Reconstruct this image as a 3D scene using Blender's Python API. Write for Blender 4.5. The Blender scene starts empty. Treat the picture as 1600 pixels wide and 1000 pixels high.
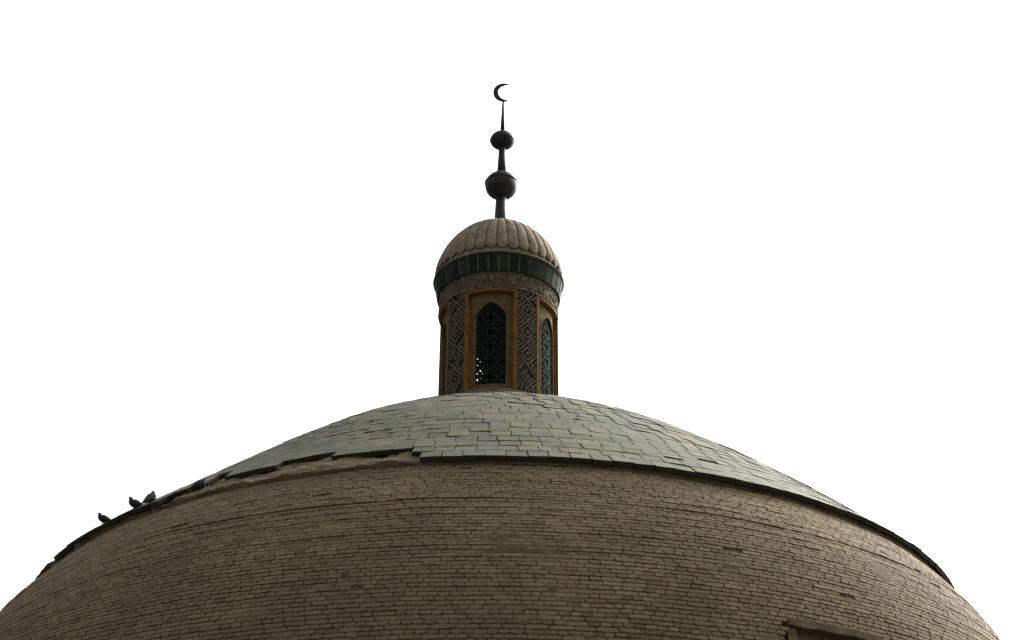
import bpy, math, random
import numpy as np
from mathutils import Matrix, Vector

random.seed(7)
RNG = np.random.default_rng(11)
SC = bpy.context.scene
COL = SC.collection
rad = math.radians

# ------------------------------------------------------------------ camera
EYE, AX = 1.6, 24.0                       # eye height, distance to the dome's axis
pit, rol, yaw = rad(29.6524), rad(0.152), rad(0.5721)
Fv = Vector((math.sin(yaw)*math.cos(pit), math.cos(yaw)*math.cos(pit), math.sin(pit)))
R0 = Vector((math.cos(yaw), -math.sin(yaw), 0)); U0 = R0.cross(Fv)
Rv = math.cos(rol)*R0 + math.sin(rol)*U0; Uv = -math.sin(rol)*R0 + math.cos(rol)*U0
cd = bpy.data.cameras.new('camera'); cam = bpy.data.objects.new('camera', cd); COL.objects.link(cam)
cd.sensor_width = 36.0; cd.lens = 2600/1600*36; cd.clip_end = 3000
M4 = Matrix((Rv, Uv, -Fv)).transposed().to_4x4(); M4.translation = (0, 0, EYE)
cam.matrix_world = M4
SC.camera = cam

# ------------------------------------------------------------------ sky, sun, exposure
SUN_AZ, SUN_EL = rad(134), rad(37)        # azimuth measured from the viewer's side of the dome to the right
sun_dir = Vector((math.sin(SUN_AZ)*math.cos(SUN_EL), -math.cos(SUN_AZ)*math.cos(SUN_EL), math.sin(SUN_EL)))
W = bpy.data.worlds.new('World'); SC.world = W; W.use_nodes = True
wn = W.node_tree.nodes; wl = W.node_tree.links
for n in list(wn): wn.remove(n)
wo = wn.new('ShaderNodeOutputWorld'); bg = wn.new('ShaderNodeBackground')
sky = wn.new('ShaderNodeTexSky'); sky.sky_type = 'NISHITA'; sky.sun_disc = False
sky.sun_elevation = SUN_EL
sky.sun_rotation = math.atan2(sun_dir.x, sun_dir.y)
sky.dust_density = 8.0; sky.air_density = 0.5; sky.ozone_density = 1.0
hs = wn.new('ShaderNodeHueSaturation'); hs.inputs['Saturation'].default_value = 0.2
wl.new(sky.outputs[0], hs.inputs['Color']); wl.new(hs.outputs[0], bg.inputs[0]); wl.new(bg.outputs[0], wo.inputs[0])
bg.inputs[1].default_value = 0.15
sl = bpy.data.lights.new('sun', 'SUN'); sl.energy = 0.8; sl.angle = rad(12); sl.color = (1.0, 0.93, 0.82)
so = bpy.data.objects.new('sun', sl); COL.objects.link(so); so.location = (30, 10, 40)
so.rotation_euler = sun_dir.to_track_quat('Z', 'Y').to_euler()
vs = SC.view_settings; vs.view_transform = 'Standard'; vs.look = 'None'; vs.gamma = 1.0; vs.use_curve_mapping = False
vs.exposure = 1.36

# ------------------------------------------------------------------ helpers
def hash3(i, j, k):
    n = (i.astype(np.int64)*374761393 + j.astype(np.int64)*668265263 + k.astype(np.int64)*2147483647) & 0xffffffff
    n = ((n ^ (n >> 13))*1274126177) & 0xffffffff
    return ((n ^ (n >> 16)) & 0xffff)/65535.0
def noise(p, f=1.0, o=3):
    """value noise, p (...,3) -> about -1..1"""
    p = np.asarray(p, float)*f; tot = 0; a = 1.0; s = 0
    for _ in range(o):
        i = np.floor(p).astype(np.int64); t = p-i; t = t*t*(3-2*t)
        v = 0
        for dx in (0, 1):
            for dy in (0, 1):
                for dz in (0, 1):
                    w = (t[..., 0] if dx else 1-t[..., 0])*(t[..., 1] if dy else 1-t[..., 1])*(t[..., 2] if dz else 1-t[..., 2])
                    v = v + w*hash3(i[..., 0]+dx, i[..., 1]+dy, i[..., 2]+dz)
        tot = tot + a*(v*2-1); s += a; a *= 0.5; p = p*2.03+17.3
    return tot/s*1.6
def link(o, parent=None):
    COL.objects.link(o)
    if parent is not None: o.parent = parent
    return o
def mesh_obj(name, verts, faces, mat, parent=None, smooth=False, rnd=None, loc=None):
    verts = np.asarray(verts, float).reshape(-1, 3)
    if loc is not None: verts = verts-np.asarray(loc)
    me = bpy.data.meshes.new(name)
    tot = sum(len(f) for f in faces) if not isinstance(faces, np.ndarray) else faces.size
    if isinstance(faces, np.ndarray):
        nf, k = faces.shape
        me.vertices.add(len(verts)); me.vertices.foreach_set('co', verts.ravel())
        me.loops.add(nf*k); me.loops.foreach_set('vertex_index', faces.ravel().astype(np.int32))
        me.polygons.add(nf); me.polygons.foreach_set('loop_start', np.arange(0, nf*k, k, dtype=np.int32))
        me.update(calc_edges=True)
    else:
        me.from_pydata(verts.tolist(), [], [list(map(int, f)) for f in faces]); me.update()
    me.polygons.foreach_set('use_smooth', np.full(len(me.polygons), bool(smooth)))
    if rnd is not None:
        at = me.attributes.new('rnd', 'FLOAT', 'FACE')
        at.data.foreach_set('value', np.broadcast_to(np.asarray(rnd, np.float32), (len(me.polygons),)).copy())
    if mat is not None: me.materials.append(mat)
    o = bpy.data.objects.new(name, me)
    if loc is not None: o.location = loc
    return link(o, parent)
def empty(name, loc=(0, 0, 0), parent=None):
    o = bpy.data.objects.new(name, None); o.location = loc; o.empty_display_size = 0.2
    return link(o, parent)
def tag(o, label=None, cat=None, group=None, kind=None):
    if label: o['label'] = label
    if cat: o['category'] = cat
    if group: o['group'] = group
    if kind: o['kind'] = kind
    return o
def cyl(r, phi, z):
    """dome coordinates: phi in radians from the viewer's side, positive to the right"""
    r, phi, z = np.broadcast_arrays(np.asarray(r, float), np.asarray(phi, float), np.asarray(z, float))
    return np.stack([r*np.sin(phi), AX-r*np.cos(phi), z], -1)
def grid_faces(nu, nv, wrap=False):
    """verts laid out [u][v]; wrap closes v"""
    u = np.arange(nu-1)[:, None]; m = nv if wrap else nv-1
    v = np.arange(m)[None, :]; v2 = (v+1) % nv
    return np.stack([u*nv+v, u*nv+v2, (u+1)*nv+v2, (u+1)*nv+v], -1).reshape(-1, 4)
class MB:
    def __init__(s): s.v = []; s.f = []
    def add(s, v, f):
        b = len(s.v); s.v += [tuple(map(float, q)) for q in v]; s.f += [[b+i for i in g] for g in f]
    def hexa(s, a, b):
        """two quads of matching corners: back a, front b"""
        s.add(list(a)+list(b), [(3, 2, 1, 0), (4, 5, 6, 7), (0, 1, 5, 4), (1, 2, 6, 5), (2, 3, 7, 6), (3, 0, 4, 7)])
    def lathe(s, prof, n=32, c=(0, 0), ph=None):
        r = np.array([q[0] for q in prof]); z = np.array([q[1] for q in prof])
        a = np.arange(n)*2*math.pi/n
        P = np.stack([c[0]+r[:, None]*np.sin(a), c[1]-r[:, None]*np.cos(a), z[:, None]+0*a], -1)
        s.add(P.reshape(-1, 3), grid_faces(len(prof), n, True).tolist())
    def obj(s, name, mat, parent=None, smooth=False, loc=None): return mesh_obj(name, s.v, s.f, mat, parent, smooth, loc=loc)

# ------------------------------------------------------------------ materials
def mat_base(name):
    m = bpy.data.materials.new(name); m.use_nodes = True
    nt = m.node_tree; b = nt.nodes['Principled BSDF']
    return m, nt, b
def nd(nt, t, **kw):
    n = nt.nodes.new(t)
    for k, v in kw.items():
        if k.startswith('i_'):
            key = k[2:]; key = int(key) if key.isdigit() else key.replace('_', ' ')
            n.inputs[key].default_value = v
        else: setattr(n, k, v)
    return n
def tex(nt, scale, detail=4, rough=0.6, obj=False):
    g = nt.nodes.new('ShaderNodeNewGeometry')
    n = nd(nt, 'ShaderNodeTexNoise', i_Scale=scale, i_Detail=detail, i_Roughness=rough)
    nt.links.new(g.outputs['Position'], n.inputs['Vector'])
    return n.outputs['Fac']
def ramp(nt, fac, stops, interp='LINEAR'):
    r = nt.nodes.new('ShaderNodeValToRGB'); r.color_ramp.interpolation = interp
    el = r.color_ramp.elements
    while len(el) < len(stops): el.new(0.5)
    for e, (p, c) in zip(el, stops): e.position = p; e.color = (*c, 1)
    nt.links.new(fac, r.inputs[0]); return r.outputs[0]
def mix(nt, fac, a, b, mode='MIX'):
    m = nd(nt, 'ShaderNodeMix', data_type='RGBA', blend_type=mode)
    for s, v in ((0, fac), (6, a), (7, b)):
        if hasattr(v, 'is_linked'): nt.links.new(v, m.inputs[s])
        elif s == 0: m.inputs[0].default_value = v
        else: m.inputs[s].default_value = (*v, 1)
    return m.outputs[2]
def bump(nt, b, h, dist=0.01, strength=0.6):
    n = nd(nt, 'ShaderNodeBump', i_Strength=strength, i_Distance=dist)
    nt.links.new(h, n.inputs['Height']); nt.links.new(n.outputs[0], b.inputs['Normal'])
def attr(nt, name='rnd'):
    a = nd(nt, 'ShaderNodeAttribute', attribute_name=name); return a.outputs['Fac']

def make_brick_mat(name, stops, grime=0.5):
    m, nt, b = mat_base(name)
    c = ramp(nt, attr(nt), stops)
    big = tex(nt, 0.9, 5, 0.65)
    c = mix(nt, ramp(nt, big, [(0.38, (0, 0, 0)), (0.66, (1, 1, 1))]), c, mix(nt, 0.7, c, (0.145, 0.113, 0.068)))
    fine = tex(nt, 38, 4, 0.7)
    c = mix(nt, grime, c, ramp(nt, fine, [(0.3, (0.42, 0.40, 0.36)), (0.7, (1.25, 1.22, 1.15))]), 'MULTIPLY')
    sp = tex(nt, 7.0, 3, 0.6)
    c = mix(nt, ramp(nt, sp, [(0.60, (0, 0, 0)), (0.72, (0.6, 0.6, 0.6))]), c, (0.085, 0.08, 0.05))
    nt.links.new(c, b.inputs['Base Color']); b.inputs['Roughness'].default_value = 0.92
    b.inputs['Specular IOR Level'].default_value = 0.25
    bump(nt, b, tex(nt, 70, 5, 0.7), 0.008, 0.7)
    return m
M_brick = make_brick_mat('brick', [(0.0, (0.148, 0.108, 0.055)), (0.25, (0.192, 0.146, 0.076)), (0.55, (0.230, 0.178, 0.096)), (0.8, (0.268, 0.210, 0.116)), (0.9, (0.216, 0.150, 0.084)), (1.0, (0.216, 0.138, 0.080))])

def make_plaster(name, col, var, scale=6, bd=0.02, rough=0.95):
    m, nt, b = mat_base(name)
    c = ramp(nt, tex(nt, scale, 6, 0.65), [(0.3, var), (0.65, col)])
    c = mix(nt, 0.5, c, ramp(nt, tex(nt, scale*9, 3, 0.7), [(0.3, (0.6, 0.58, 0.54)), (0.7, (1.15, 1.13, 1.1))]), 'MULTIPLY')
    nt.links.new(c, b.inputs['Base Color']); b.inputs['Roughness'].default_value = rough
    b.inputs['Specular IOR Level'].default_value = 0.2
    bump(nt, b, tex(nt, scale*5, 6, 0.7), bd, 0.8)
    return m
M_mortar = make_plaster('mud_mortar', (0.125, 0.099, 0.055), (0.072, 0.055, 0.03), 5, 0.01)
M_bed = make_plaster('bedding_mortar', (0.205, 0.158, 0.09), (0.12, 0.09, 0.05), 3.5, 0.03)
M_plaster = make_plaster('lantern_plaster', (0.30, 0.23, 0.13), (0.20, 0.14, 0.075), 5, 0.006)
M_relief = make_plaster('carved_stucco', (0.15, 0.122, 0.082), (0.072, 0.058, 0.038), 9, 0.008)
M_cupola = make_plaster('cupola_plaster', (0.32, 0.262, 0.182), (0.145, 0.116, 0.082), 6.5, 0.006)
M_sill = make_plaster('grey_cement', (0.19, 0.162, 0.115), (0.115, 0.095, 0.066), 5, 0.015)
M_trim = make_plaster('pale_trim', (0.22, 0.20, 0.15), (0.13, 0.115, 0.085), 8, 0.004)

def make_tile():
    m, nt, b = mat_base('green_glazed_tile')
    c = ramp(nt, attr(nt), [(0.0, (0.092, 0.118, 0.062)), (0.2, (0.128, 0.146, 0.080)), (0.4, (0.114, 0.120, 0.080)), (0.55, (0.152, 0.160, 0.090)),
                            (0.7, (0.124, 0.126, 0.098)), (0.9, (0.176, 0.180, 0.086)), (1.0, (0.190, 0.155, 0.094))])
    # glaze lost in patches: bare clay below
    n1 = tex(nt, 5.5, 5, 0.65)
    c = mix(nt, ramp(nt, n1, [(0.56, (0, 0, 0)), (0.66, (0.8, 0.8, 0.8))]), c, (0.225, 0.138, 0.078))
    n2 = tex(nt, 3.1, 3, 0.55)
    c = mix(nt, ramp(nt, n2, [(0.50, (0, 0, 0)), (0.66, (0.6, 0.6, 0.6))]), c, (0.082, 0.082, 0.085))
    n3 = tex(nt, 26, 5, 0.7)
    c = mix(nt, 0.6, c, ramp(nt, n3, [(0.3, (0.5, 0.5, 0.47)), (0.7, (1.3, 1.3, 1.25))]), 'MULTIPLY')
    nt.links.new(c, b.inputs['Base Color'])
    rg = ramp(nt, n3, [(0.3, (0.6,)*3), (0.7, (0.9,)*3)])
    nt.links.new(rg, b.inputs['Roughness'])
    b.inputs['Specular IOR Level'].default_value = 0.12
    bump(nt, b, tex(nt, 30, 4, 0.6), 0.006, 0.5)
    return m
M_tile = make_tile()
M_tedge = make_plaster('dark_tile_edge', (0.045, 0.042, 0.03), (0.022, 0.022, 0.015), 6, 0.006)  # tile sides, much darker than the glazed tops
def simple(name, col, rough=0.6, metal=0.0, var=0.35, scale=12, bd=0.004, spec=0.4):
    m, nt, b = mat_base(name)
    lo = tuple(c*(1-var) for c in col); hi = tuple(min(1, c*(1+var)) for c in col)
    c = ramp(nt, tex(nt, scale, 5, 0.65), [(0.3, lo), (0.7, hi)])
    nt.links.new(c, b.inputs['Base Color'])
    b.inputs['Roughness'].default_value = rough; b.inputs['Metallic'].default_value = metal
    b.inputs['Specular IOR Level'].default_value = spec
    bump(nt, b, tex(nt, scale*4, 4, 0.6), bd, 0.5)
    return m
def make_band_tile():
    m, nt, b = mat_base('dark_green_eave_tile')
    c = ramp(nt, attr(nt), [(0, (0.008, 0.016, 0.010)), (0.6, (0.013, 0.024, 0.015)), (1, (0.028, 0.036, 0.023))])
    g = nt.nodes.new('ShaderNodeNewGeometry')
    mp = nd(nt, 'ShaderNodeMapping'); mp.inputs['Scale'].default_value = (40, 40, 5)
    n = nd(nt, 'ShaderNodeTexNoise', i_Scale=1.0, i_Detail=4.0, i_Roughness=0.6)
    nt.links.new(g.outputs['Position'], mp.inputs[0]); nt.links.new(mp.outputs[0], n.inputs['Vector'])
    c = mix(nt, ramp(nt, n.outputs['Fac'], [(0.60, (0, 0, 0)), (0.70, (0.7,)*3)]), c, (0.13, 0.11, 0.075))
    nt.links.new(c, b.inputs['Base Color']); b.inputs['Roughness'].default_value = 0.8; b.inputs['Specular IOR Level'].default_value = 0.08
    bump(nt, b, tex(nt, 60, 3, 0.6), 0.003, 0.5)
    return m
M_band = make_band_tile()
M_ochre = make_plaster('ochre_paint', (0.25, 0.115, 0.014), (0.10, 0.052, 0.014), 6, 0.006, 0.8)
M_recess = simple('recess_shade', (0.045, 0.044, 0.032), 0.7, 0, 0.5, 14)  # pilaster backing: shade between the carved strips painted in as dark colour
M_panel = make_plaster('niche_panel', (0.15, 0.108, 0.052), (0.09, 0.052, 0.018), 5, 0.005)
M_lattice = simple('green_lattice', (0.014, 0.025, 0.019), 0.85, 0, 0.3, 20, 0.004, 0.05)
M_iron = simple('dark_patinated_metal', (0.014, 0.015, 0.012), 0.6, 0.1, 0.5, 10)
M_iron2 = simple('gilt_remains', (0.03, 0.027, 0.017), 0.5, 0.4, 0.5, 14)
M_glass = simple('dark_pane', (0.012, 0.012, 0.014), 0.15, 0, 0.1, 5, 0.0)
M_wood = simple('weathered_frame', (0.16, 0.13, 0.09), 0.8, 0, 0.3, 15)
M_pigeon = simple('pigeon_feather', (0.014, 0.016, 0.017), 0.75, 0, 0.4, 30)
M_wing = simple('pigeon_wing', (0.018, 0.02, 0.021), 0.75, 0, 0.4, 30)
M_beak = simple('pigeon_beak', (0.025, 0.022, 0.02), 0.6)
M_ground = make_plaster('paved_ground', (0.06, 0.054, 0.044), (0.042, 0.038, 0.03), 0.8, 0.01)

# ------------------------------------------------------------------ ground
g = 600.0
ground = mesh_obj('ground', [(-g, -g, 0), (g, -g, 0), (g, g, 0), (-g, g, 0)], [(0, 1, 2, 3)], M_ground)
tag(ground, 'grey brown paved courtyard ground below the dome', 'ground', kind='structure')

# ------------------------------------------------------------------ dome: profiles
RR, ZR = 6.760, 9.561                     # rim of the tiled shell
TH0, KTH = 0.767, 0.200                   # lean of the brickwork at the rim, and how fast it straightens
_s = np.linspace(0, 6, 601); _th = np.maximum(TH0-KTH*_s, 0.0)
_rb = RR-0.075+np.concatenate([[0], np.cumsum(np.sin((_th[1:]+_th[:-1])/2)*0.01)])
_zb = ZR-0.02-np.concatenate([[0], np.cumsum(np.cos((_th[1:]+_th[:-1])/2)*0.01)])
def brick_prof(s): return np.interp(s, _s, _rb), np.interp(s, _s, _zb), np.interp(s, _s, _th)
def zt(r):
    u = r/RR; return ZR+0.0815+RR*(0.6671*(1-u**2)-0.136*(1-u**4))
_rr = np.linspace(RR, 0.3, 3000); _zz = zt(_rr)
_L = np.concatenate([[0], np.cumsum(np.hypot(np.diff(_rr), np.diff(_zz)))])
def tile_prof(l):
    """top surface of the tiles at arc length l up from the rim: r, z, slope from horizontal"""
    r = np.interp(l, _L, _rr); dz = (np.interp(l+0.02, _L, _zz)-np.interp(np.maximum(l-0.02, 0), _L, _zz)); dr = np.interp(np.maximum(l-0.02, 0), _L, _rr)-np.interp(l+0.02, _L, _rr)
    z = np.where(l < 0, zt(RR)+l*0.62, np.interp(l, _L, _zz)); r = np.where(l < 0, RR-l*0.78, r)
    return r, z, np.arctan2(dz, dr)
def sag(phi, l):
    """the old shell is not true: the left flank has settled a little"""
    w = np.clip(l/1.5, 0, 1)*np.clip((5.2-l)/1.5, 0, 1)
    s = np.sin(phi)
    return w*(0.050*np.clip(s, 0, 1)-0.075*np.clip(-s, 0, 1))+0.012*w*np.sin(phi*7+l*1.3)

def lean(P):
    """the brickwork is not a true circle: it swells to the left towards its foot"""
    P = np.array(P, float); w = np.clip((ZR-P[..., 2])/1.5, 0, 1)
    P[..., 0] -= w*(0.035+0.095*np.clip(-P[..., 0]/7.0, 0, 1)**2)
    return P
building = empty('domed_building', (0, AX, 0))
tag(building, 'pale brick dome with a weathered green tiled roof, chipped along its left edge', 'building')
building_inv = Matrix.Translation((0, -AX, 0))
def pobj(name, v, f, mat, parent, **k):
    """object with origin at the building's foot (parts are written in world coordinates)"""
    return mesh_obj(name, np.asarray(v, float)-np.array((0, AX, 0)), f, mat, parent, **k)

WIN0, WIN1, WINZ0, WINZ1 = rad(23.5), rad(31.3), 6.0, 7.47      # window opening low on the right

MOD, BL = 0.058, 0.236                    # course height and stretcher length
# --- mortar core behind the bricks
ns, nph = 150, 1300
S = np.linspace(-0.02, 4.3, ns); PH = np.linspace(-math.pi, math.pi, nph, endpoint=False)
r, z, th = brick_prof(np.maximum(S, 0))
P0 = cyl(r[:, None], PH[None, :], z[:, None])
nn = noise(P0, 1.6, 4); n2 = noise(P0+40, 14, 2)
off = -0.015+0.0155*np.clip((nn-0.26)*1.8, 0, 0.97)+0.0025*n2
off = off+np.where(S < 0.030+MOD*13.5, 0.008, np.where(S < 0.030+MOD*23.5, 0.003, 0.0))[:, None]
inw = (PH[None, :] > WIN0-0.01) & (PH[None, :] < WIN1+0.01) & (z[:, None] < WINZ1+0.06)
off = np.where(inw, -0.40, off)
core = P0+off[..., None]*(np.stack([np.sin(PH)[None, :]*np.cos(th)[:, None], -np.cos(PH)[None, :]*np.cos(th)[:, None], np.sin(th)[:, None]+0*PH[None, :]], -1))
core = lean(core)
shell = pobj('brick_shell', core.reshape(-1, 3), grid_faces(ns, nph, True)[:, ::-1].copy(), M_mortar, building, smooth=True)
shell['label'] = 'mud mortar between the pale bricks'
# --- wall below the courses that can be seen, down to the ground
rbot, zbot, _ = brick_prof(4.3)
wl_ = MB(); wl_.lathe([(rbot-0.005, 0.0), (rbot-0.005, float(zbot)-0.001), (rbot-0.25, float(zbot)+0.0)], 96, (0, 0))
wall = wl_.obj('base_wall', M_brick, building)

# --- bricks
def frames(phi, th):
    t = np.stack([np.cos(phi), np.sin(phi), 0*phi], -1)
    rd = np.stack([np.sin(phi), -np.cos(phi), 0*phi], -1); zz = np.array((0, 0, 1.0))
    n = np.cos(th)[:, None]*rd+np.sin(th)[:, None]*zz
    u = -np.sin(th)[:, None]*rd+np.cos(th)[:, None]*zz
    return t, u, n
def pieces(C, t, u, n, outl, inset, zback, zmid, ztop, tilt):
    """N pieces: outline (N,K,2) in the t,u plane, extruded along n, with a bevelled top edge. -> verts (N,3K,3)"""
    N, K, _ = outl.shape
    def ring(o2, h):
        hh = h[:, None]+o2[..., 0]*tilt[:, 0:1]+o2[..., 1]*tilt[:, 1:2]
        return C[:, None]+o2[..., 0:1]*t[:, None]+o2[..., 1:2]*u[:, None]+hh[..., None]*n[:, None]
    return np.concatenate([ring(outl, zback), ring(outl, zmid), ring(inset, ztop)], 1)
def piece_faces(K):
    f = []
    for k in range(K):
        j = (k+1) % K
        f += [(k, j, K+j, K+k), (K+k, K+j, 2*K+j, 2*K+k)]
    if K == 4: f.append((8, 9, 10, 11))
    else: f += [(2*K, 2*K+1, 2*K+2, 2*K+3), (2*K, 2*K+3, 2*K+4, 2*K+7), (2*K+7, 2*K+4, 2*K+5, 2*K+6)]
    return np.array(f)
cm = np.array(cam.matrix_world.inverted())
def px(P):
    q = P@cm[:3, :3].T+cm[:3, 3]
    return np.stack([800+2600*q[..., 0]/-q[..., 2], 500-2600*q[..., 1]/-q[..., 2]], -1), -q[..., 2]
def screen_area(V, K):
    q, d = px(V[:, 2*K:3*K]); x, y = q[..., 0], q[..., 1]
    a = 0.5*np.sum(x*np.roll(y, -1, 1)-np.roll(x, -1, 1)*y, 1)
    c = q.mean(1); ins = (c[:, 0] > 5) & (c[:, 0] < 1595) & (c[:, 1] > 5) & (c[:, 1] < 995)
    return np.where(ins, -a, 0)                       # facing the viewer: positive
def emit(V, K, rnd, name, stuff_name, mat, parent, n_single=300, side=None):
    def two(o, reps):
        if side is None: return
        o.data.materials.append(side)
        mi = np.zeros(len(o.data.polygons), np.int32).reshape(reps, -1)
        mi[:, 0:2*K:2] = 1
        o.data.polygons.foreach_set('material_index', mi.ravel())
    F = piece_faces(K); nf = len(F); N = len(V)
    a = screen_area(V, K); a = a*(1 if np.median(a[a != 0]) > 0 else -1)
    order = np.argsort(-a); single = order[:n_single]
    m = np.ones(N, bool); m[single] = False
    rest = np.where(m)[0]
    FF = (np.arange(len(rest))[:, None, None]*3*K+F[None]).reshape(-1, 4)
    o = pobj(stuff_name, V[rest].reshape(-1, 3), FF, mat, parent, rnd=np.repeat(rnd[rest], nf))
    o['kind'] = 'stuff'; two(o, len(rest))
    base = np.array((0, AX, 0))
    for i in single:
        c = V[i].mean(0)-base
        two(mesh_obj(name, V[i]-base, F, mat, parent, rnd=rnd[i], loc=c), 1)
    return o
cen, ph_, th_, wid, hgt, prd = [], [], [], [], [], []
nrow = 72
for i in range(nrow):
    s = 0.030+MOD*i
    r, z, th = [float(q) for q in brick_prof(s)]
    n0 = int(round(2*math.pi*float(brick_prof(0.030+MOD*(i//12*12+6))[0])/BL))
    L = []
    # English bond: a course of stretchers, a course of headers, with strays of either kind
    for k in range(n0):
        st = (i % 2 == 0)
        if random.random() < (0.10 if st else 0.16): st = not st
        L += [1.0] if st else [0.5, 0.5]
    L = np.array(L); jj = RNG.normal(0, 0.03, len(L)); L = L+jj-np.roll(jj, 1); L = L/L.sum()*2*math.pi
    e = np.concatenate([[0], np.cumsum(L)])+(0.25*(i % 2)+0.5*((i//2) % 2)+random.gauss(0, 0.05))*2*math.pi/n0
    step = 0.015 if i < 14 else (0.004 if i < 24 else 0.0)                       # the upper courses stand a little proud of the lower ones
    rowoff = random.gauss(0, 0.0028)+step+(0.006 if i in (27, 28) else 0)
    pc = (e[1:]+e[:-1])/2
    pc = (pc+math.pi) % (2*math.pi)-math.pi
    cen.append(np.stack([np.full(len(pc), r), np.full(len(pc), z)], -1)); ph_.append(pc); th_.append(np.full(len(pc), th))
    wid.append(L*r); hgt.append(np.full(len(pc), MOD)); prd.append(np.full(len(pc), rowoff))
cen = np.concatenate(cen); ph_ = np.concatenate(ph_); th_ = np.concatenate(th_); wid = np.concatenate(wid); hgt = np.concatenate(hgt); prd = np.concatenate(prd)
keep = ~((ph_ > WIN0-0.008) & (ph_ < WIN1+0.008) & (cen[:, 1] < WINZ1+0.03))
keep &= ~((abs(ph_-rad(-11.35)) < 0.009) & (abs(cen[:, 1]-7.863) < 0.04))      # lost bricks, patched with mud
keep &= RNG.random(len(ph_)) > 0.0014
cen, ph_, th_, wid, hgt, prd = [q[keep] for q in (cen, ph_, th_, wid, hgt, prd)]
N = len(ph_)
Cb = cyl(cen[:, 0], ph_, cen[:, 1])
# courses wander a little
Cb = lean(Cb)
Cb[:, 2] += 0.007*noise(Cb*np.array((1, 1, 0.6)), 1.3, 2)
t, u, n = frames(ph_, th_*0.93)
jt = 0.0068*np.clip(RNG.normal(1, 0.25, N), 0.4, 1.6); ju = 0.0088*np.clip(RNG.normal(1, 0.22, N), 0.5, 1.5)
a = (wid-jt)/2; b = (hgt-ju)/2
ck = np.clip(RNG.normal(0.013, 0.005, (N, 4)), 0.004, 0.026)     # worn corners
cv = ck*0.75
sx = np.array([1, 1, 1, 1, -1, -1, -1, -1]); 
O = np.zeros((N, 8, 2))
O[:, 0] = np.stack([a, -b+cv[:, 0]], -1); O[:, 1] = np.stack([a, b-cv[:, 1]], -1)
O[:, 2] = np.stack([a-ck[:, 1], b], -1); O[:, 3] = np.stack([-a+ck[:, 2], b], -1)
O[:, 4] = np.stack([-a, b-cv[:, 2]], -1); O[:, 5] = np.stack([-a, -b+cv[:, 3]], -1)
O[:, 6] = np.stack([-a+ck[:, 3], -b], -1); O[:, 7] = np.stack([a-ck[:, 0], -b], -1)
O += RNG.normal(0, 0.0012, O.shape)
rot = RNG.normal(0, 0.010, N); O = np.stack([O[..., 0]*1-O[..., 1]*rot[:, None], O[..., 1]+O[..., 0]*rot[:, None]], -1)
I = O*np.stack([(a-0.003)/a, (b-0.003)/b], -1)[:, None, :]
top = prd*np.clip(0.75+0.55*noise(Cb*np.array((1, 1, 4.0)), 0.9, 2), 0.2, 1.3)+RNG.normal(0, 0.0018, N)
V = pieces(Cb, t, u, n, O, I, np.full(N, -0.06), top-0.003, top, RNG.normal(0, 0.02, (N, 2))*np.array((0.4, 1.2)))
rb_ = np.clip(0.52+0.26*RNG.normal(0, 1, N)+0.22*noise(Cb, 1.1, 2), 0, 0.88); rb_ = np.where(RNG.random(N) < 0.05, RNG.uniform(0.88, 1, N), rb_)
emit(V, 8, rb_, 'brick', 'brick_courses', M_brick, shell)
# mud patch where the bricks are gone
Pp = []
nu = nv = 14
for i in range(nu):
    for j in range(nv):
        x, y = (i/(nu-1)*2-1), (j/(nv-1)*2-1); rr_ = min(1.0, math.hypot(x, y))
        h = 0.006*(1-rr_**2)-0.02*rr_**4
        rr0 = float(np.interp(-(7.863+y*0.075), -_zb, _rb))
        Pp.append(cyl(rr0+h+0.004*math.sin(i*2.3+j*1.7), rad(-11.35)+x*0.0105, 7.863+y*0.075))
pobj('mud_patch', lean(np.array(Pp)), grid_faces(nu, nv), make_plaster('mud_patch', (0.12, 0.085, 0.055), (0.08, 0.055, 0.035), 9, 0.02), building, smooth=True)

# --- window low on the right: plaster hood, jambs, frame, pane
win = empty('window', (0, 0, 0), building); win['label'] = 'hooded window low on the right of the brick dome'
def curved_box(r0, r1, p0, p1, z0, z1, nseg=8, j=0.0):
    mb = MB(); ps = np.linspace(p0, p1, nseg+1)
    ring = []
    for p in ps:
        q = [cyl(r0, p, z0), cyl(r1+random.gauss(0, j), p, z0+random.gauss(0, j)), cyl(r1+random.gauss(0, j), p, z1+random.gauss(0, j)), cyl(r0, p, z1)]
        ring += q
    f = []
    for i in range(nseg):
        for k in range(4):
            f.append((i*4+k, (i+1)*4+k, (i+1)*4+(k+1) % 4, i*4+(k+1) % 4))
    f.append((0, 1, 2, 3)); e = nseg*4; f.append((e+3, e+2, e+1, e))
    mb.add(ring, f); return mb
def pmb(mb, name, mat, parent, smooth=False): return pobj(name, lean(np.array(mb.v)), mb.f, mat, parent, smooth=smooth)
RW = 7.885
pmb(curved_box(RW-0.30, RW+0.030, WIN0-0.004, WIN1+0.016, WINZ1, WINZ1+0.075, 14, 0.0045), 'hood', M_bed, win)
pmb(curved_box(RW-0.38, RW-0.02, WIN0-0.004, WIN0+0.0105, WINZ0, WINZ1-0.002, 2), 'jamb', M_bed, win)
pmb(curved_box(RW-0.38, RW-0.02, WIN1-0.0105, WIN1+0.004, WINZ0, WINZ1-0.002, 2), 'jamb', M_bed, win)
pmb(curved_box(RW-0.22, RW-0.14, WIN0+0.011, WIN1-0.011, WINZ1-0.135, WINZ1-0.004, 6), 'frame', M_wood, win)
for pp in (WIN0+0.0115, (WIN0+WIN1)/2-0.0035, WIN1-0.0185):
    pmb(curved_box(RW-0.215, RW-0.145, pp, pp+0.007, WINZ0+0.001, WINZ1-0.138, 2), 'frame', M_wood, win)
pmb(curved_box(RW-0.20, RW-0.18, WIN0+0.012, WIN1-0.012, WINZ0+0.002, WINZ1-0.14, 6), 'pane', M_glass, win)
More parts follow.
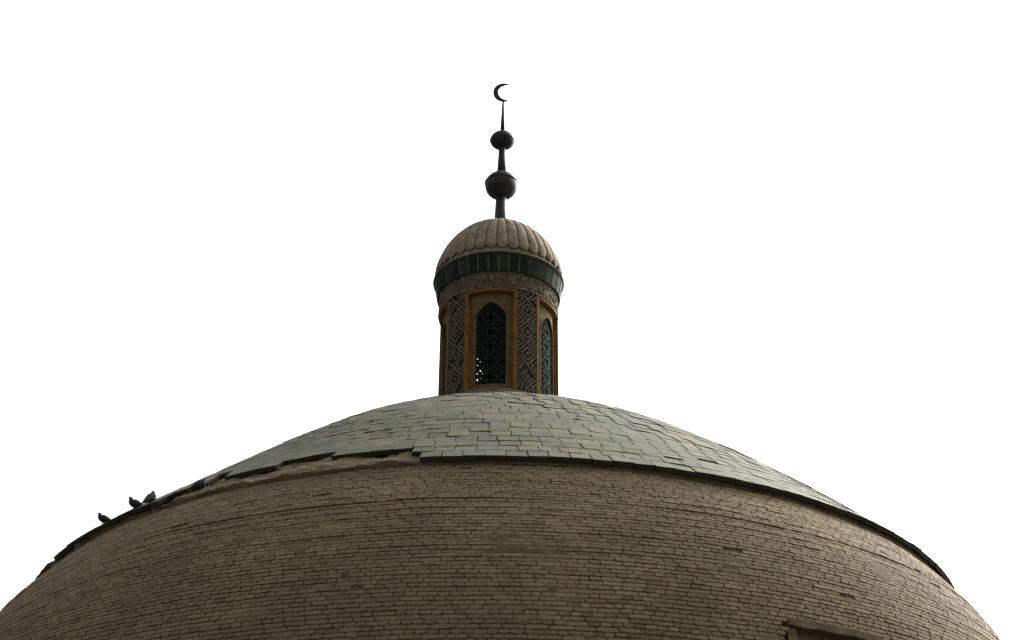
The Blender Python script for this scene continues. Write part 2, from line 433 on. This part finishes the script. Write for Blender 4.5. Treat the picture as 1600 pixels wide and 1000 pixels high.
pmb(curved_box(RW-0.3, RW+0.05, WIN0-0.01, WIN1+0.01, WINZ0-0.10, WINZ0-0.002, 10), 'sill', M_sill, win)

# --- bedding of the roof tiles
nl, nph = 200, 1200
Lb = np.linspace(0, 7.2, nl)**1.0; PH = np.linspace(-math.pi, math.pi, nph, endpoint=False)
r, z, sl_ = tile_prof(Lb)
Pb = cyl(r[:, None], PH[None, :], z[:, None])
nb = noise(Pb, 2.2, 4); nb2 = noise(Pb+9, 9, 3)
bareb = (np.clip((rad(-7.6)-PH)/0.03, 0, 1)*(PH > rad(-101)))[None, :]*np.clip((0.9-Lb)/0.3, 0, 1)[:, None]
dn = -0.062+0.018*np.clip((Lb-0.9)/0.3, 0, 1)[:, None]+0.010*nb+0.006*nb2+bareb*(0.006+0.016*nb+0.022*nb2)
dn[0] -= 0.05*(1-bareb[0])
dn = dn+sag(PH[None, :], Lb[:, None])
nrm = np.stack([np.sin(PH)[None, :]*np.sin(sl_)[:, None], -np.cos(PH)[None, :]*np.sin(sl_)[:, None], np.cos(sl_)[:, None]+0*PH[None, :]], -1)
bed = Pb+dn[..., None]*nrm
# a rounded, broken edge that comes down onto the top course
bare = np.clip((rad(-7.6)-PH)/0.03, 0, 1)*(PH > rad(-101))
e1 = cyl(RR-0.125+0.055*bare+0.014*noise(Pb[0]+3, 6, 4), PH, ZR+0.015*bare); e2 = cyl(RR-0.13+0.05*bare+0.01*noise(Pb[0]+1, 9, 3), PH, ZR-0.025-0.03*bare+(0.010+0.034*bare)*noise(Pb[0]+7, 4, 4)); e3 = cyl(RR-0.30+0*PH, PH, ZR-0.03+0*PH)
bedv = np.concatenate([e3[None], e2[None], e1[None], bed], 0)
roof = pobj('tile_bed', bedv.reshape(-1, 3), grid_faces(nl+3, nph, True)[:, ::-1].copy()[:, ::-1].copy(), M_bed, building, smooth=True)
roof['label'] = 'rough buff mortar bed under the roof tiles, bare along the left edge'

# --- tiles
TW, TL = 0.247, 0.240
rows = 29
oc, opx, otl, ort, oth, olen, orow = [], [], [], [], [], [], []
def missing(i, phi):
    d = math.degrees(phi)
    if i == 0: return (-36.6 < d < -7.4) or (-60.0 < d < -57.6) or (-100 < d < -67.0)
    if i == 1: return (-35.2 < d < -8.9) or (-59.6 < d < -58.4)
    if i == 2: return (-25.0 < d < -17.6) or (-34.4 < d < -32.0) or (-12.2 < d < -10.9)
    if i == 3: return (-34.2 < d < -32.6)
    return False
for i in range(rows):
    l0 = TL*i; rm = float(tile_prof(l0+TL/2)[0])
    nt_ = max(8, int(round(2*math.pi*rm/TW)))
    w = np.abs(1+RNG.normal(0, 0.035, nt_)); w = w/w.sum()*2*math.pi
    e = np.concatenate([[0], np.cumsum(w)])+(0.5 if i % 2 else 0)*TW/rm+random.random()*0.04+rad(-7.4)
    for k in range(nt_):
        p = (e[k]+e[k+1])/2; p = (p+math.pi) % (2*math.pi)-math.pi
        if missing(i, p): continue
        if i > 3 and random.random() < 0.0: continue
        opx.append(p); otl.append(l0); oth.append(w[k]); orow.append(i)
opx = np.array(opx); otl = np.array(otl); oth = np.array(oth); orow = np.array(orow); N = len(opx)
lc = otl+TL/2
r, z, slp = tile_prof(lc); Ct = cyl(r, opx, z+sag(opx, lc))
rlo = tile_prof(otl)[0]; rhi = tile_prof(otl+TL)[0]
tp = np.stack([np.cos(opx), np.sin(opx), 0*opx], -1)
rd = np.stack([np.sin(opx), -np.cos(opx), 0*opx], -1)
# local slope of the settled surface
ul = -np.cos(slp)[:, None]*rd+np.sin(slp)[:, None]*np.array((0, 0, 1.0)); nl_ = np.sin(slp)[:, None]*rd+np.cos(slp)[:, None]*np.array((0, 0, 1.0))
gap = np.clip(RNG.normal(0.009, 0.004, N), 0.003, 0.02); gu = np.clip(RNG.normal(0.0045, 0.0035, N), 0.0, 0.016)
hw0 = rlo*oth/2-gap/2; hw1 = rhi*oth/2-gap/2
ov = np.where(orow == 0, 0.012, 0.0)                                  # lower edge laps over the course below
O = np.zeros((N, 4, 2))
O[:, 0] = np.stack([hw0, -TL/2-ov+gu], -1); O[:, 1] = np.stack([hw1, TL/2+0*ov], -1)
O[:, 2] = np.stack([-hw1, TL/2+0*ov], -1); O[:, 3] = np.stack([-hw0, -TL/2-ov+gu], -1)
brk = ((orow == 2) & (np.abs(opx-rad(18.9)) < rad(1.0))) | ((orow == 3) & (np.abs(opx-rad(24.2)) < rad(1.0))) | ((orow > 3) & (RNG.random(N) < 0.005))
O[:, 0, 1] += np.where(brk, RNG.uniform(0.02, 0.10, N), 0); O[:, 3, 1] += np.where(brk, RNG.uniform(0.05, 0.13, N), 0)
edge_low = (orow <= 2) & (opx < rad(-7.0)) & (opx > rad(-75))
O += RNG.normal(0, 0.0022, O.shape)
rot = RNG.normal(0, 0.008, N)+np.where(edge_low, RNG.normal(0, 0.03, N), 0)
O = np.stack([O[..., 0]-O[..., 1]*rot[:, None], O[..., 1]+O[..., 0]*rot[:, None]], -1)
I = O*np.array((0.985, 0.985))
lift = RNG.normal(0, 0.0021, N)+np.where(edge_low, np.abs(RNG.normal(0, 0.008, N)), 0)
tilt = np.stack([RNG.normal(0, 0.012, N), -0.005+RNG.normal(0, 0.008, N)], -1)
thk = np.where(orow == 0, 0.060, 0.058)
V = pieces(Ct, tp, ul, nl_, O, I, lift-thk, lift-0.002, lift, tilt)
rt_ = np.clip(0.45+0.33*RNG.normal(0, 1, N), 0, 1)
emit(V, 4, rt_, 'tile', 'tile_courses', M_tile, roof, side=M_tedge)

# ------------------------------------------------------------------ lantern
ZB0, ZN0, ZN1, ZS1, ZT1 = 12.95, 13.50, 15.30, 15.62, 15.93      # plinth foot, niche sill, niche head, stucco band top, eave band top
LR = 0.990
turret = empty('lantern_turret', (0, AX, ZB0)); turret.rotation_euler = (0, rad(0.25), 0)
tag(turret, 'small round lantern with arched lattice windows and ribbed cupola on top of the dome', 'lantern turret')
def tobj(name, v, f, mat, parent, base=(0, AX, ZB0), **k): return mesh_obj(name, np.asarray(v, float)-np.array(base), f, mat, parent, **k)
def tmb(mb, name, mat, parent, smooth=False): return tobj(name, mb.v, mb.f, mat, parent, smooth=smooth)
# plinth
mb = MB(); mb.lathe([(0.80, ZB0), (LR+0.012, ZB0), (LR+0.012, ZN0-0.03), (LR-0.01, ZN0-0.012), (0.80, ZN0-0.003)], 72, (0, AX)); tmb(mb, 'plinth', M_sill, turret)
NB = 5; C0 = rad(-7.4); PW = rad(22.2); BAY = 2*math.pi/NB
hw = (BAY-PW)/2                                               # half of a niche
def face_boxes(mb, segs, R_, r_in, r_out, w, pc):
    """strips along segments in the (arc, z) plane of a cylinder of radius R_"""
    for (x0, z0, x1, z1) in segs:
        d = math.hypot(x1-x0, z1-z0)
        if d < 1e-5: continue
        nx, nz = -(z1-z0)/d*w/2, (x1-x0)/d*w/2
        q = [(x0-nx, z0-nz), (x1-nx, z1-nz), (x1+nx, z1+nz), (x0+nx, z0+nz)]
        mb.hexa([cyl(r_in, pc+x/R_, z_) for x, z_ in q], [cyl(r_out, pc+x/R_, z_) for x, z_ in q])
def clip_seg(s, x0, x1, z0, z1):
    ax, az, bx, bz = s; t0, t1 = 0.0, 1.0; dx, dz = bx-ax, bz-az
    for p, q in ((-dx, ax-x0), (dx, x1-ax), (-dz, az-z0), (dz, z1-az)):
        if abs(p) < 1e-9:
            if q < 0: return None
        else:
            t_ = q/p
            if p < 0: t0 = max(t0, t_)
            else: t1 = min(t1, t_)
    if t0 >= t1: return None
    return (ax+t0*dx, az+t0*dz, ax+t1*dx, az+t1*dz)
HP = PW/2*LR                                                  # half width of a pilaster along the arc
def pilaster(pc):
    nseg = 8; ps = np.linspace(pc-PW/2, pc+PW/2, nseg+1)
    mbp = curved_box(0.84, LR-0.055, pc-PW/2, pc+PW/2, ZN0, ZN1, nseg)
    o = tmb(mbp, 'pilaster', M_recess, turret)
    m2 = MB(); per = 0.40; segs = []
    zmid0 = ZN0+0.26
    for k in range(-1, 6):
        zc = zmid0+per*k
        for sc in (1.0, 0.60, 0.16):
            hx, hz = HP*sc*0.98, per/2*sc
            for a_, b_ in (((hx, 0), (0, hz)), ((0, hz), (-hx, 0)), ((-hx, 0), (0, -hz)), ((0, -hz), (hx, 0))):
                segs.append((a_[0], zc+a_[1], b_[0], zc+b_[1]))
        # half diamonds in the spandrels
        for sx_ in (-1, 1):
            for sc in (0.60, 0.22):
                hx, hz = HP*sc*0.98, per/2*sc
                segs.append((sx_*HP, zc+per/2+hz, sx_*(HP-hx), zc+per/2)); segs.append((sx_*(HP-hx), zc+per/2, sx_*HP, zc+per/2-hz))
    cl = [clip_seg(s, -HP+0.012, HP-0.012, ZN0+0.01, ZN1-0.005) for s in segs]
    cl = [tuple(q+random.gauss(0, 0.0035) for q in c) for c in cl if c and random.random() > 0.05]
    face_boxes(m2, [c for c in cl if c], LR, LR-0.06, LR-0.003, 0.029, pc)
    # bead edging
    face_boxes(m2, [(-HP+0.006, ZN0+0.005, -HP+0.006, ZN1), (HP-0.006, ZN0+0.005, HP-0.006, ZN1)], LR, LR-0.06, LR+0.003, 0.012, pc)
    tmb(m2, 'carved_diamonds', M_relief, o)
def arch_top(x, hwid, zs, zp):
    """pointed arch: height of the opening at offset x"""
    q = abs(x)/hwid
    if q >= 1: return None
    return zs+(zp-zs)*(1-q**1.35)**0.78
OW, ZSP, ZPK, ZO0 = 0.275, 14.86, 15.09, 13.60
def niche(pc):
    wroot = empty('window', (0, 0, 0), turret)
    rp0, rp1 = 0.845, 0.905                                   # panel with the arched hole
    mbp = MB(); xs = sorted(set(np.round(np.concatenate([np.linspace(-hw*LR, hw*LR, 29), np.linspace(-OW, OW, 25)]), 5).tolist()))
    def quadbox(xa, xb, za0, za1, zb0, zb1):
        q = [(xa, za0), (xb, zb0), (xb, zb1), (xa, za1)]
        mbp.hexa([cyl(rp0, pc+x/LR, z_) for x, z_ in q], [cyl(rp1, pc+x/LR, z_) for x, z_ in q])
    for xa, xb in zip(xs[:-1], xs[1:]):
        xm = (xa+xb)/2
        if abs(xm) >= OW: quadbox(xa, xb, ZN0, ZN1, ZN0, ZN1)
        else:
            ta = arch_top(max(-OW+1e-6, min(OW-1e-6, xa)), OW, ZSP, ZPK); tb = arch_top(max(-OW+1e-6, min(OW-1e-6, xb)), OW, ZSP, ZPK)
            quadbox(xa, xb, ta, ZN1, tb, ZN1); quadbox(xa, xb, ZN0, ZO0, ZN0, ZO0)
    tmb(mbp, 'niche_panel', M_panel, wroot)
    # raised moulding round the arch
    pts = [(-OW-0.006, ZO0)]+[(x, arch_top(x*0.999, OW, ZSP, ZPK)+0.006) for x in np.linspace(-OW, OW, 25)]+[(OW+0.006, ZO0)]
    m2 = MB(); face_boxes(m2, [(p[0], p[1], q[0], q[1]) for p, q in zip(pts[:-1], pts[1:])], LR, 0.89, 0.918, 0.022, pc)
    tmb(m2, 'arch_moulding', M_panel, wroot)
    # ochre lining of the niche: two jambs and a head
    for sx_ in (-1, 1):
        e = pc+sx_*(hw-0.0005); tmb(curved_box(0.84, LR-0.004, min(e, e-sx_*0.046), max(e, e-sx_*0.046), ZN0, ZN1, 1), 'ochre_jamb', M_ochre, wroot)
    tmb(curved_box(0.84, LR-0.0015, pc-hw+0.0465, pc+hw-0.0465, ZN1-0.047, ZN1, 10), 'ochre_head', M_ochre, wroot)
    # girih lattice
    c = 0.1375; segs = []
    for ix in range(-2, 3):
        for iz in range(-1, 8):
            x0, z0 = (2*ix+1)*c if False else 2*c*ix, ZO0+c+2*c*iz*0.98
            for s in ((1, 0, 0, 1), (0, 1, -1, 0), (-1, 0, 0, -1), (0, -1, 1, 0)):
                segs.append((x0+s[0]*c, z0+s[1]*c, x0+s[2]*c, z0+s[3]*c))
            k = 0.42
            for s in ((-k, -1, -k, 1), (k, -1, k, 1), (-1, -k, 1, -k), (-1, k, 1, k), (-1, -1, -k, -k), (1, 1, k, k), (-1, 1, -k, k), (1, -1, k, -k)):
                segs.append((x0+s[0]*c, z0+s[1]*c, x0+s[2]*c, z0+s[3]*c))
    seen = set(); fin = []
    for s in segs:
        s = clip_seg(s, -OW, OW, ZO0, ZPK)
        if not s: continue
        key = tuple(sorted([(round(s[0], 3), round(s[1], 3)), (round(s[2], 3), round(s[3], 3))]))
        if key in seen: continue
        seen.add(key)
        n_ = max(1, int(math.hypot(s[2]-s[0], s[3]-s[1])/0.05)); 
        for k in range(n_):
            xa, za = s[0]+(s[2]-s[0])*k/n_, s[1]+(s[3]-s[1])*k/n_; xb, zb = s[0]+(s[2]-s[0])*(k+1)/n_, s[1]+(s[3]-s[1])*(k+1)/n_
            at_ = arch_top((xa+xb)/2, OW, ZSP, ZPK)
            if at_ and (za+zb)/2 < at_+0.01: fin.append((xa, za, xb, zb))
    m3 = MB(); face_boxes(m3, fin, LR, 0.825, 0.882, 0.0165, pc)
    tmb(m3, 'lattice', M_lattice, wroot)
for k in range(NB):
    niche(C0+BAY*k); pilaster(C0+BAY*(k+0.5))
# stucco band with carved arabesque
nz, na = 34, 560
zz = np.linspace(ZN1+0.001, ZS1, nz); aa = np.linspace(-math.pi, math.pi, na, endpoint=False)
Pq = cyl(LR, aa[None, :], zz[:, None])
ar = np.abs(noise(Pq, 17, 2)); ar2 = np.abs(noise(Pq+5, 23, 1))
hgt_ = LR+0.006-0.020*np.clip(1-ar*5.0, 0, 1)-0.012*np.clip(1-ar2*5, 0, 1)
edge = np.minimum(np.arange(nz), nz-1-np.arange(nz))[:, None]
hgt_ = np.where(edge < 3, LR+0.010, hgt_)
vb = np.concatenate([cyl(0.84, aa, ZN1+0.001+0*aa)[None], cyl(hgt_, aa[None, :], zz[:, None]), cyl(0.84, aa, ZS1+0*aa)[None]], 0)
tobj('carved_band', vb.reshape(-1, 3), grid_faces(nz+2, na, True), M_relief, turret)
# eave band of upright dark green tiles
mb = MB(); mb.lathe([(0.86, ZS1+0.001), (1.0185, ZS1+0.001), (1.0635, ZT1-0.01), (0.86, ZT1-0.01)], 96, (0, AX))
eave = tmb(mb, 'eave_band', M_trim, turret)
NT = 38
for k in range(NT):
    p0, p1 = 2*math.pi*k/NT+0.011, 2*math.pi*(k+1)/NT-0.011
    dz = random.gauss(0, 0.004); do = random.gauss(0, 0.002)
    pm = (p0+p1)/2
    A = [cyl(1.00, p0, ZS1-0.012+dz), cyl(1.00, p1, ZS1-0.012+dz), cyl(1.045, p1, ZT1-0.012), cyl(1.045, p0, ZT1-0.012)]
    B = [cyl(1.029+do, p0, ZS1-0.012+dz), cyl(1.029+do, p1, ZS1-0.012+dz), cyl(1.074+do, p1, ZT1-0.012), cyl(1.074+do, p0, ZT1-0.012)]
    m2 = MB(); m2.hexa(A, B); o = tmb(m2, 'eave_tile', M_band, eave)
    at = o.data.attributes.new('rnd', 'FLOAT', 'FACE'); at.data.foreach_set('value', np.full(len(o.data.polygons), random.random(), np.float32))
# pale trim ring
mb = MB(); mb.lathe([(0.9, ZT1-0.010), (1.090, ZT1-0.010), (1.102, ZT1+0.004), (1.096, ZT1+0.016), (1.04, ZT1+0.022), (0.9, ZT1+0.022)], 96, (0, AX)); tmb(mb, 'trim_ring', M_trim, turret)
# cupola
ZC, RC, HC = ZT1+0.022, 1.082, 1.112
def cup(t_):                                                  # t 0 at the foot, 1 at the crown
    a_ = t_*math.pi/2
    return RC*math.cos(a_)**0.97*(1-0.026*math.sin(2*a_)), ZC+HC*math.sin(a_)
mb = MB(); mb.lathe([(cup(t_)[0]*0.962+0.0005, cup(t_)[1]-0.034) for t_ in np.linspace(0, 0.99, 26)], 96, (0, AX)); cupola = tmb(mb, 'cupola', M_cupola, turret, True)
NR = 36
XS = [-1, -0.94, -0.82, -0.45, 0, 0.45, 0.82, 0.94, 1]
nu, nv = len(XS), 22
for k in range(NR):
    pc = 2*math.pi*(k+0.3)/NR; pcs = (pc+math.pi) % (2*math.pi)-math.pi
    worn = 0.9 if rad(-75) < pcs < rad(-4) else random.choice((0.0, 0.0, 0.3))     # the left side has been smoothed over with plaster
    cut = random.uniform(0.30, 0.48); ribv = []
    for i in range(nv):
        for j in range(nu):
            x = XS[j]
            tb = 0.050+0.055*(1-math.sqrt(max(0, 1-(x*0.985)**2)))   # rounded lower end
            t_ = tb+(0.985-tb)*(i/(nv-1))**1.15
            r_, z_ = cup(t_)
            f_ = worn*min(1, max(0, (t_-cut)/0.12))
            bulge = 0.028*(0.86*(1-abs(x)**9)+0.14*(1-x*x)); bulge = bulge*(1-f_)+0.025*f_
            if i == 0: bulge *= 0.0
            elif i == 1: bulge *= 0.85
            n_r, n_z = math.cos(t_*math.pi/2), math.sin(t_*math.pi/2)
            ribv.append((r_-0.012+bulge*n_r, pc+x*math.pi/NR*(0.965*(1-f_)+1.01*f_), z_-0.012+bulge*n_z))
    ribv = np.array(ribv); v = cyl(ribv[:, 0], ribv[:, 1], ribv[:, 2])
    v = v+(0.004*noise(v, 6, 2)+0.0025*noise(v, 22, 2))[:, None]*np.array((0.3, 0.3, 1.0))
    tobj('rib', v, grid_faces(nv, nu), M_cupola, cupola, smooth=True)

# ------------------------------------------------------------------ finial
fin = empty('roof_finial', (0.033, AX, 16.85))
tag(fin, 'dark metal finial with two balls and a crescent on the cupola', 'finial')
fin.rotation_euler = (0, rad(0.75), 0)
FB = np.array((0.033, AX, 16.85))
def fmb(mb, name, mat, parent, smooth=True): return mesh_obj(name, np.array(mb.v)-FB, mb.f, mat, parent, smooth=smooth)
def fl(name, prof, mat=None, parent=None, n=28):
    mb = MB(); mb.lathe(prof, n, (FB[0], AX)); o = fmb(mb, name, mat or M_iron, parent or fin)
    return o
def pole(z0, z1, r0, r1): return fl('pole', [(0.0, z0), (r0, z0), (r0+(r1-r0)*0.5, (z0+z1)/2), (r1, z1), (0.0, z1)], n=20)
pole(16.86, 17.76, 0.118, 0.090)
pole(18.16, 18.80, 0.084, 0.056)
pole(19.03, 19.81, 0.044, 0.017)
def ball(zc, R_, hup, hdn, rimz):
    pr = []
    for t_ in np.linspace(-1, 1, 22):
        a_ = t_*math.pi/2; h = hup if t_ > 0 else hdn
        pr.append((max(0.001, R_*math.cos(a_)**0.85), zc+h*math.sin(a_)))
    o = fl('ball', pr, n=36)
    fl('ball_rim', [(R_*0.96, zc+rimz-0.014), (R_*1.02, zc+rimz-0.012), (R_*1.035, zc+rimz), (R_*1.02, zc+rimz+0.012), (R_*0.96, zc+rimz+0.014)], M_iron2, o, 36)
    # vertical seams of the beaten halves
    for k in range(8):
        p = 2*math.pi*k/8+0.35; m2 = MB(); prev = None
        pts = [(pr_[0]+0.004, pr_[1]) for pr_ in pr[2:-2]]
        for (ra, za), (rb2, zb2) in zip(pts[:-1], pts[1:]):
            w = 0.006
            q = lambda rr2, zz2, s_: (FB[0]+rr2*math.sin(p)+s_*w*math.cos(p), AX-rr2*math.cos(p)+s_*w*math.sin(p), zz2)
            m2.add([q(ra, za, -1), q(ra, za, 1), q(rb2, zb2, 1), q(rb2, zb2, -1)], [(0, 1, 2, 3)])
        fmb(m2, 'seam', M_iron2, o)
ball(17.955, 0.284, 0.238, 0.250, 0.045)
ball(18.915, 0.216, 0.152, 0.155, -0.01)
# crescent, opening to the right
mb = MB(); n_ = 40; ro, ri, offx = 0.195, 0.182, 0.075
zc = 19.972; xc = FB[0]+0.012
outer, inner = [], []
a0 = math.acos((offx**2+ro**2-ri**2)/(2*offx*ro))
for k in range(n_+1):
    a_ = a0+(2*math.pi-2*a0)*k/n_; outer.append((xc+ro*math.cos(a_), zc+ro*math.sin(a_)))
x_, z_ = ro*math.cos(a0)-offx, ro*math.sin(a0); b0 = math.atan2(z_, x_)
for k in range(n_+1):
    b_ = b0+(2*math.pi-2*b0)*k/n_; inner.append((xc+offx+ri*math.cos(b_), zc+ri*math.sin(b_)))
T = 0.02; v = []
for (ox, oz), (ix, iz) in zip(outer, inner): v += [(ox, AX-T, oz), (ox, AX+T, oz), (ix, AX+T, iz), (ix, AX-T, iz)]
f = []
for k in range(n_):
    for j in range(4): f.append((k*4+j, (k+1)*4+j, (k+1)*4+(j+1) % 4, k*4+(j+1) % 4))
mb.add(v, f); fmb(mb, 'crescent', M_iron, fin, False)

# ------------------------------------------------------------------ pigeons
def pigeon(loc, heading, pitch_b, head_up, size, label):
    """heading: compass angle of the beak in the ground plane (0 = +x)"""
    o = empty('pigeon', loc); tag(o, label, 'pigeon', 'pigeons on the broken tile edge')
    sp = [(-0.17, 0.032, 0.005, 0.022), (-0.12, 0.037, 0.012, 0.028), (-0.08, 0.046, 0.028, 0.036), (-0.04, 0.056, 0.046, 0.050), (0.0, 0.064, 0.058, 0.060), (0.035, 0.070, 0.058, 0.058),
          (0.060, 0.083, 0.049, 0.049), (0.073, 0.101, 0.038, 0.037), (0.079, 0.119, 0.030, 0.029), (0.085, 0.132, 0.027, 0.026), (0.096, 0.139, 0.022, 0.021), (0.108, 0.139, 0.012, 0.012), (0.114, 0.137, 0.004, 0.004)]
    cp, sn = math.cos(pitch_b), math.sin(pitch_b); n_ = 14; v = []
    pts = []
    for i, (x, z_, hr, wr) in enumerate(sp):
        k = max(0, min(1, (x-0.05)/0.05)); zz_ = z_+head_up*k
        X, Z = x*cp-(zz_-0.04)*sn, x*sn+(zz_-0.04)*cp+0.052
        pts.append((X, Z, hr, wr))
    for i, (X, Z, hr, wr) in enumerate(pts):
        a_, b_ = pts[max(0, i-1)], pts[min(len(pts)-1, i+1)]; d = math.hypot(b_[0]-a_[0], b_[1]-a_[1]); tx, tz = (b_[0]-a_[0])/d, (b_[1]-a_[1])/d
        for j in range(n_):
            q = 2*math.pi*j/n_; v.append((X-tz*hr*math.sin(q), wr*math.cos(q), Z+tx*hr*math.sin(q)))
    f = grid_faces(len(pts), n_, True).tolist(); f.append(list(range(n_))[::-1]); f.append([(len(pts)-1)*n_+j for j in range(n_)])
    def tf(v_):
        c_, s_ = math.cos(heading), math.sin(heading)
        return [(size*(x*c_-y*s_), size*(x*s_+y*c_), size*z_) for x, y, z_ in v_]
    mesh_obj('body', tf(v), f, M_pigeon, o, True)
    for sd in (-1, 1):
        w = []; nw, mw = 9, 5
        for i in range(nw):
            q = i/(nw-1); x = 0.055-0.20*q; h0 = 0.034*math.sin(math.pi*min(1, q*0.85+0.15))*(1-0.35*q)
            for j in range(mw):
                y_ = j/(mw-1)*2-1
                xx, zz_ = x, 0.072+0.010*(1-q)+y_*h0-0.030*q
                X, Z = xx*cp-(zz_-0.04)*sn, xx*sn+(zz_-0.04)*cp+0.052
                w.append((X, sd*(0.054*(1-0.55*q**1.5)+0.010*(1-y_*y_)), Z))
        mesh_obj('wing', tf(w), grid_faces(nw, mw), M_wing, o, True)
        lg = MB(); hx = 0.0*cp; y_ = sd*0.022
        lg.hexa([(-0.004+0.01, y_-0.004, 0.0), (0.004+0.01, y_-0.004, 0.0), (0.004+0.01, y_+0.004, 0.0), (-0.004+0.01, y_+0.004, 0.0)], [(-0.006, y_-0.006, 0.035), (0.006, y_-0.006, 0.035), (0.006, y_+0.006, 0.035), (-0.006, y_+0.006, 0.035)])
        for ang in (-0.5, 0, 0.5, math.pi):
            ca, sa = math.cos(ang), math.sin(ang); L_ = 0.028
            lg.hexa([(0.01-sa*0.003, y_+ca*0.003, 0.0), (0.01+sa*0.003, y_-ca*0.003, 0.0), (0.01+ca*L_+sa*0.002, y_+sa*L_-ca*0.002, 0.0), (0.01+ca*L_-sa*0.002, y_+sa*L_+ca*0.002, 0.0)],
                    [(0.01-sa*0.003, y_+ca*0.003, 0.007), (0.01+sa*0.003, y_-ca*0.003, 0.007), (0.01+ca*L_+sa*0.002, y_+sa*L_-ca*0.002, 0.003), (0.01+ca*L_-sa*0.002, y_+sa*L_+ca*0.002, 0.003)])
        mesh_obj('leg', tf(lg.v), lg.f, M_beak, o)
    hx, hz = pts[-3][0], pts[-3][1]; bk = MB()
    bk.add([(hx+0.010, -0.006, hz+0.004), (hx+0.010, 0.006, hz+0.004), (hx+0.010, 0, hz-0.008), (hx+0.036, 0, hz-0.010)], [(0, 1, 3), (1, 2, 3), (2, 0, 3), (0, 2, 1)])
    mesh_obj('beak', tf(bk.v), bk.f, M_beak, o)
    for sd in (-1, 1):
        ev = MB(); ev.lathe([(0.0005, -0.004), (0.0036, -0.002), (0.004, 0), (0.0036, 0.002), (0.0005, 0.004)], 8, (0, 0))
        hx2, hz2 = pts[-4][0]+0.006, pts[-4][1]+0.004
        mesh_obj('eye', tf([(hx2+x, sd*0.0205+y, hz2+z_) for x, y, z_ in ev.v]), ev.f, M_glass, o, True)
    return o
def on_tiles(deg, l, lift=0.0):
    r_, z_, _ = tile_prof(np.array([float(l)])); p = rad(deg)
    q = cyl(r_[0], p, z_[0]+float(sag(np.array([p]), np.array([float(l)]))[0])+lift); return tuple(float(c_) for c_ in q)
pigeon(on_tiles(-46.9, 0.05), rad(208), rad(4), -0.020, 0.84, 'dark pigeon alone on the left dome edge, lowest and leftmost of them all')
pigeon(on_tiles(-41.2, 0.05), rad(198), rad(6), -0.012, 0.92, 'dark pigeon facing left on the dome edge, tail towards its upright neighbour')
pigeon(on_tiles(-38.9, 0.06), rad(52), rad(34), -0.018, 0.92, 'dark upright pigeon on the skyline, just right of one facing left')
pigeon(on_tiles(-33.2, 0.27, -0.055), rad(30), rad(22), -0.024, 0.95, 'black pigeon tucked into a gap in the broken roof tiles')
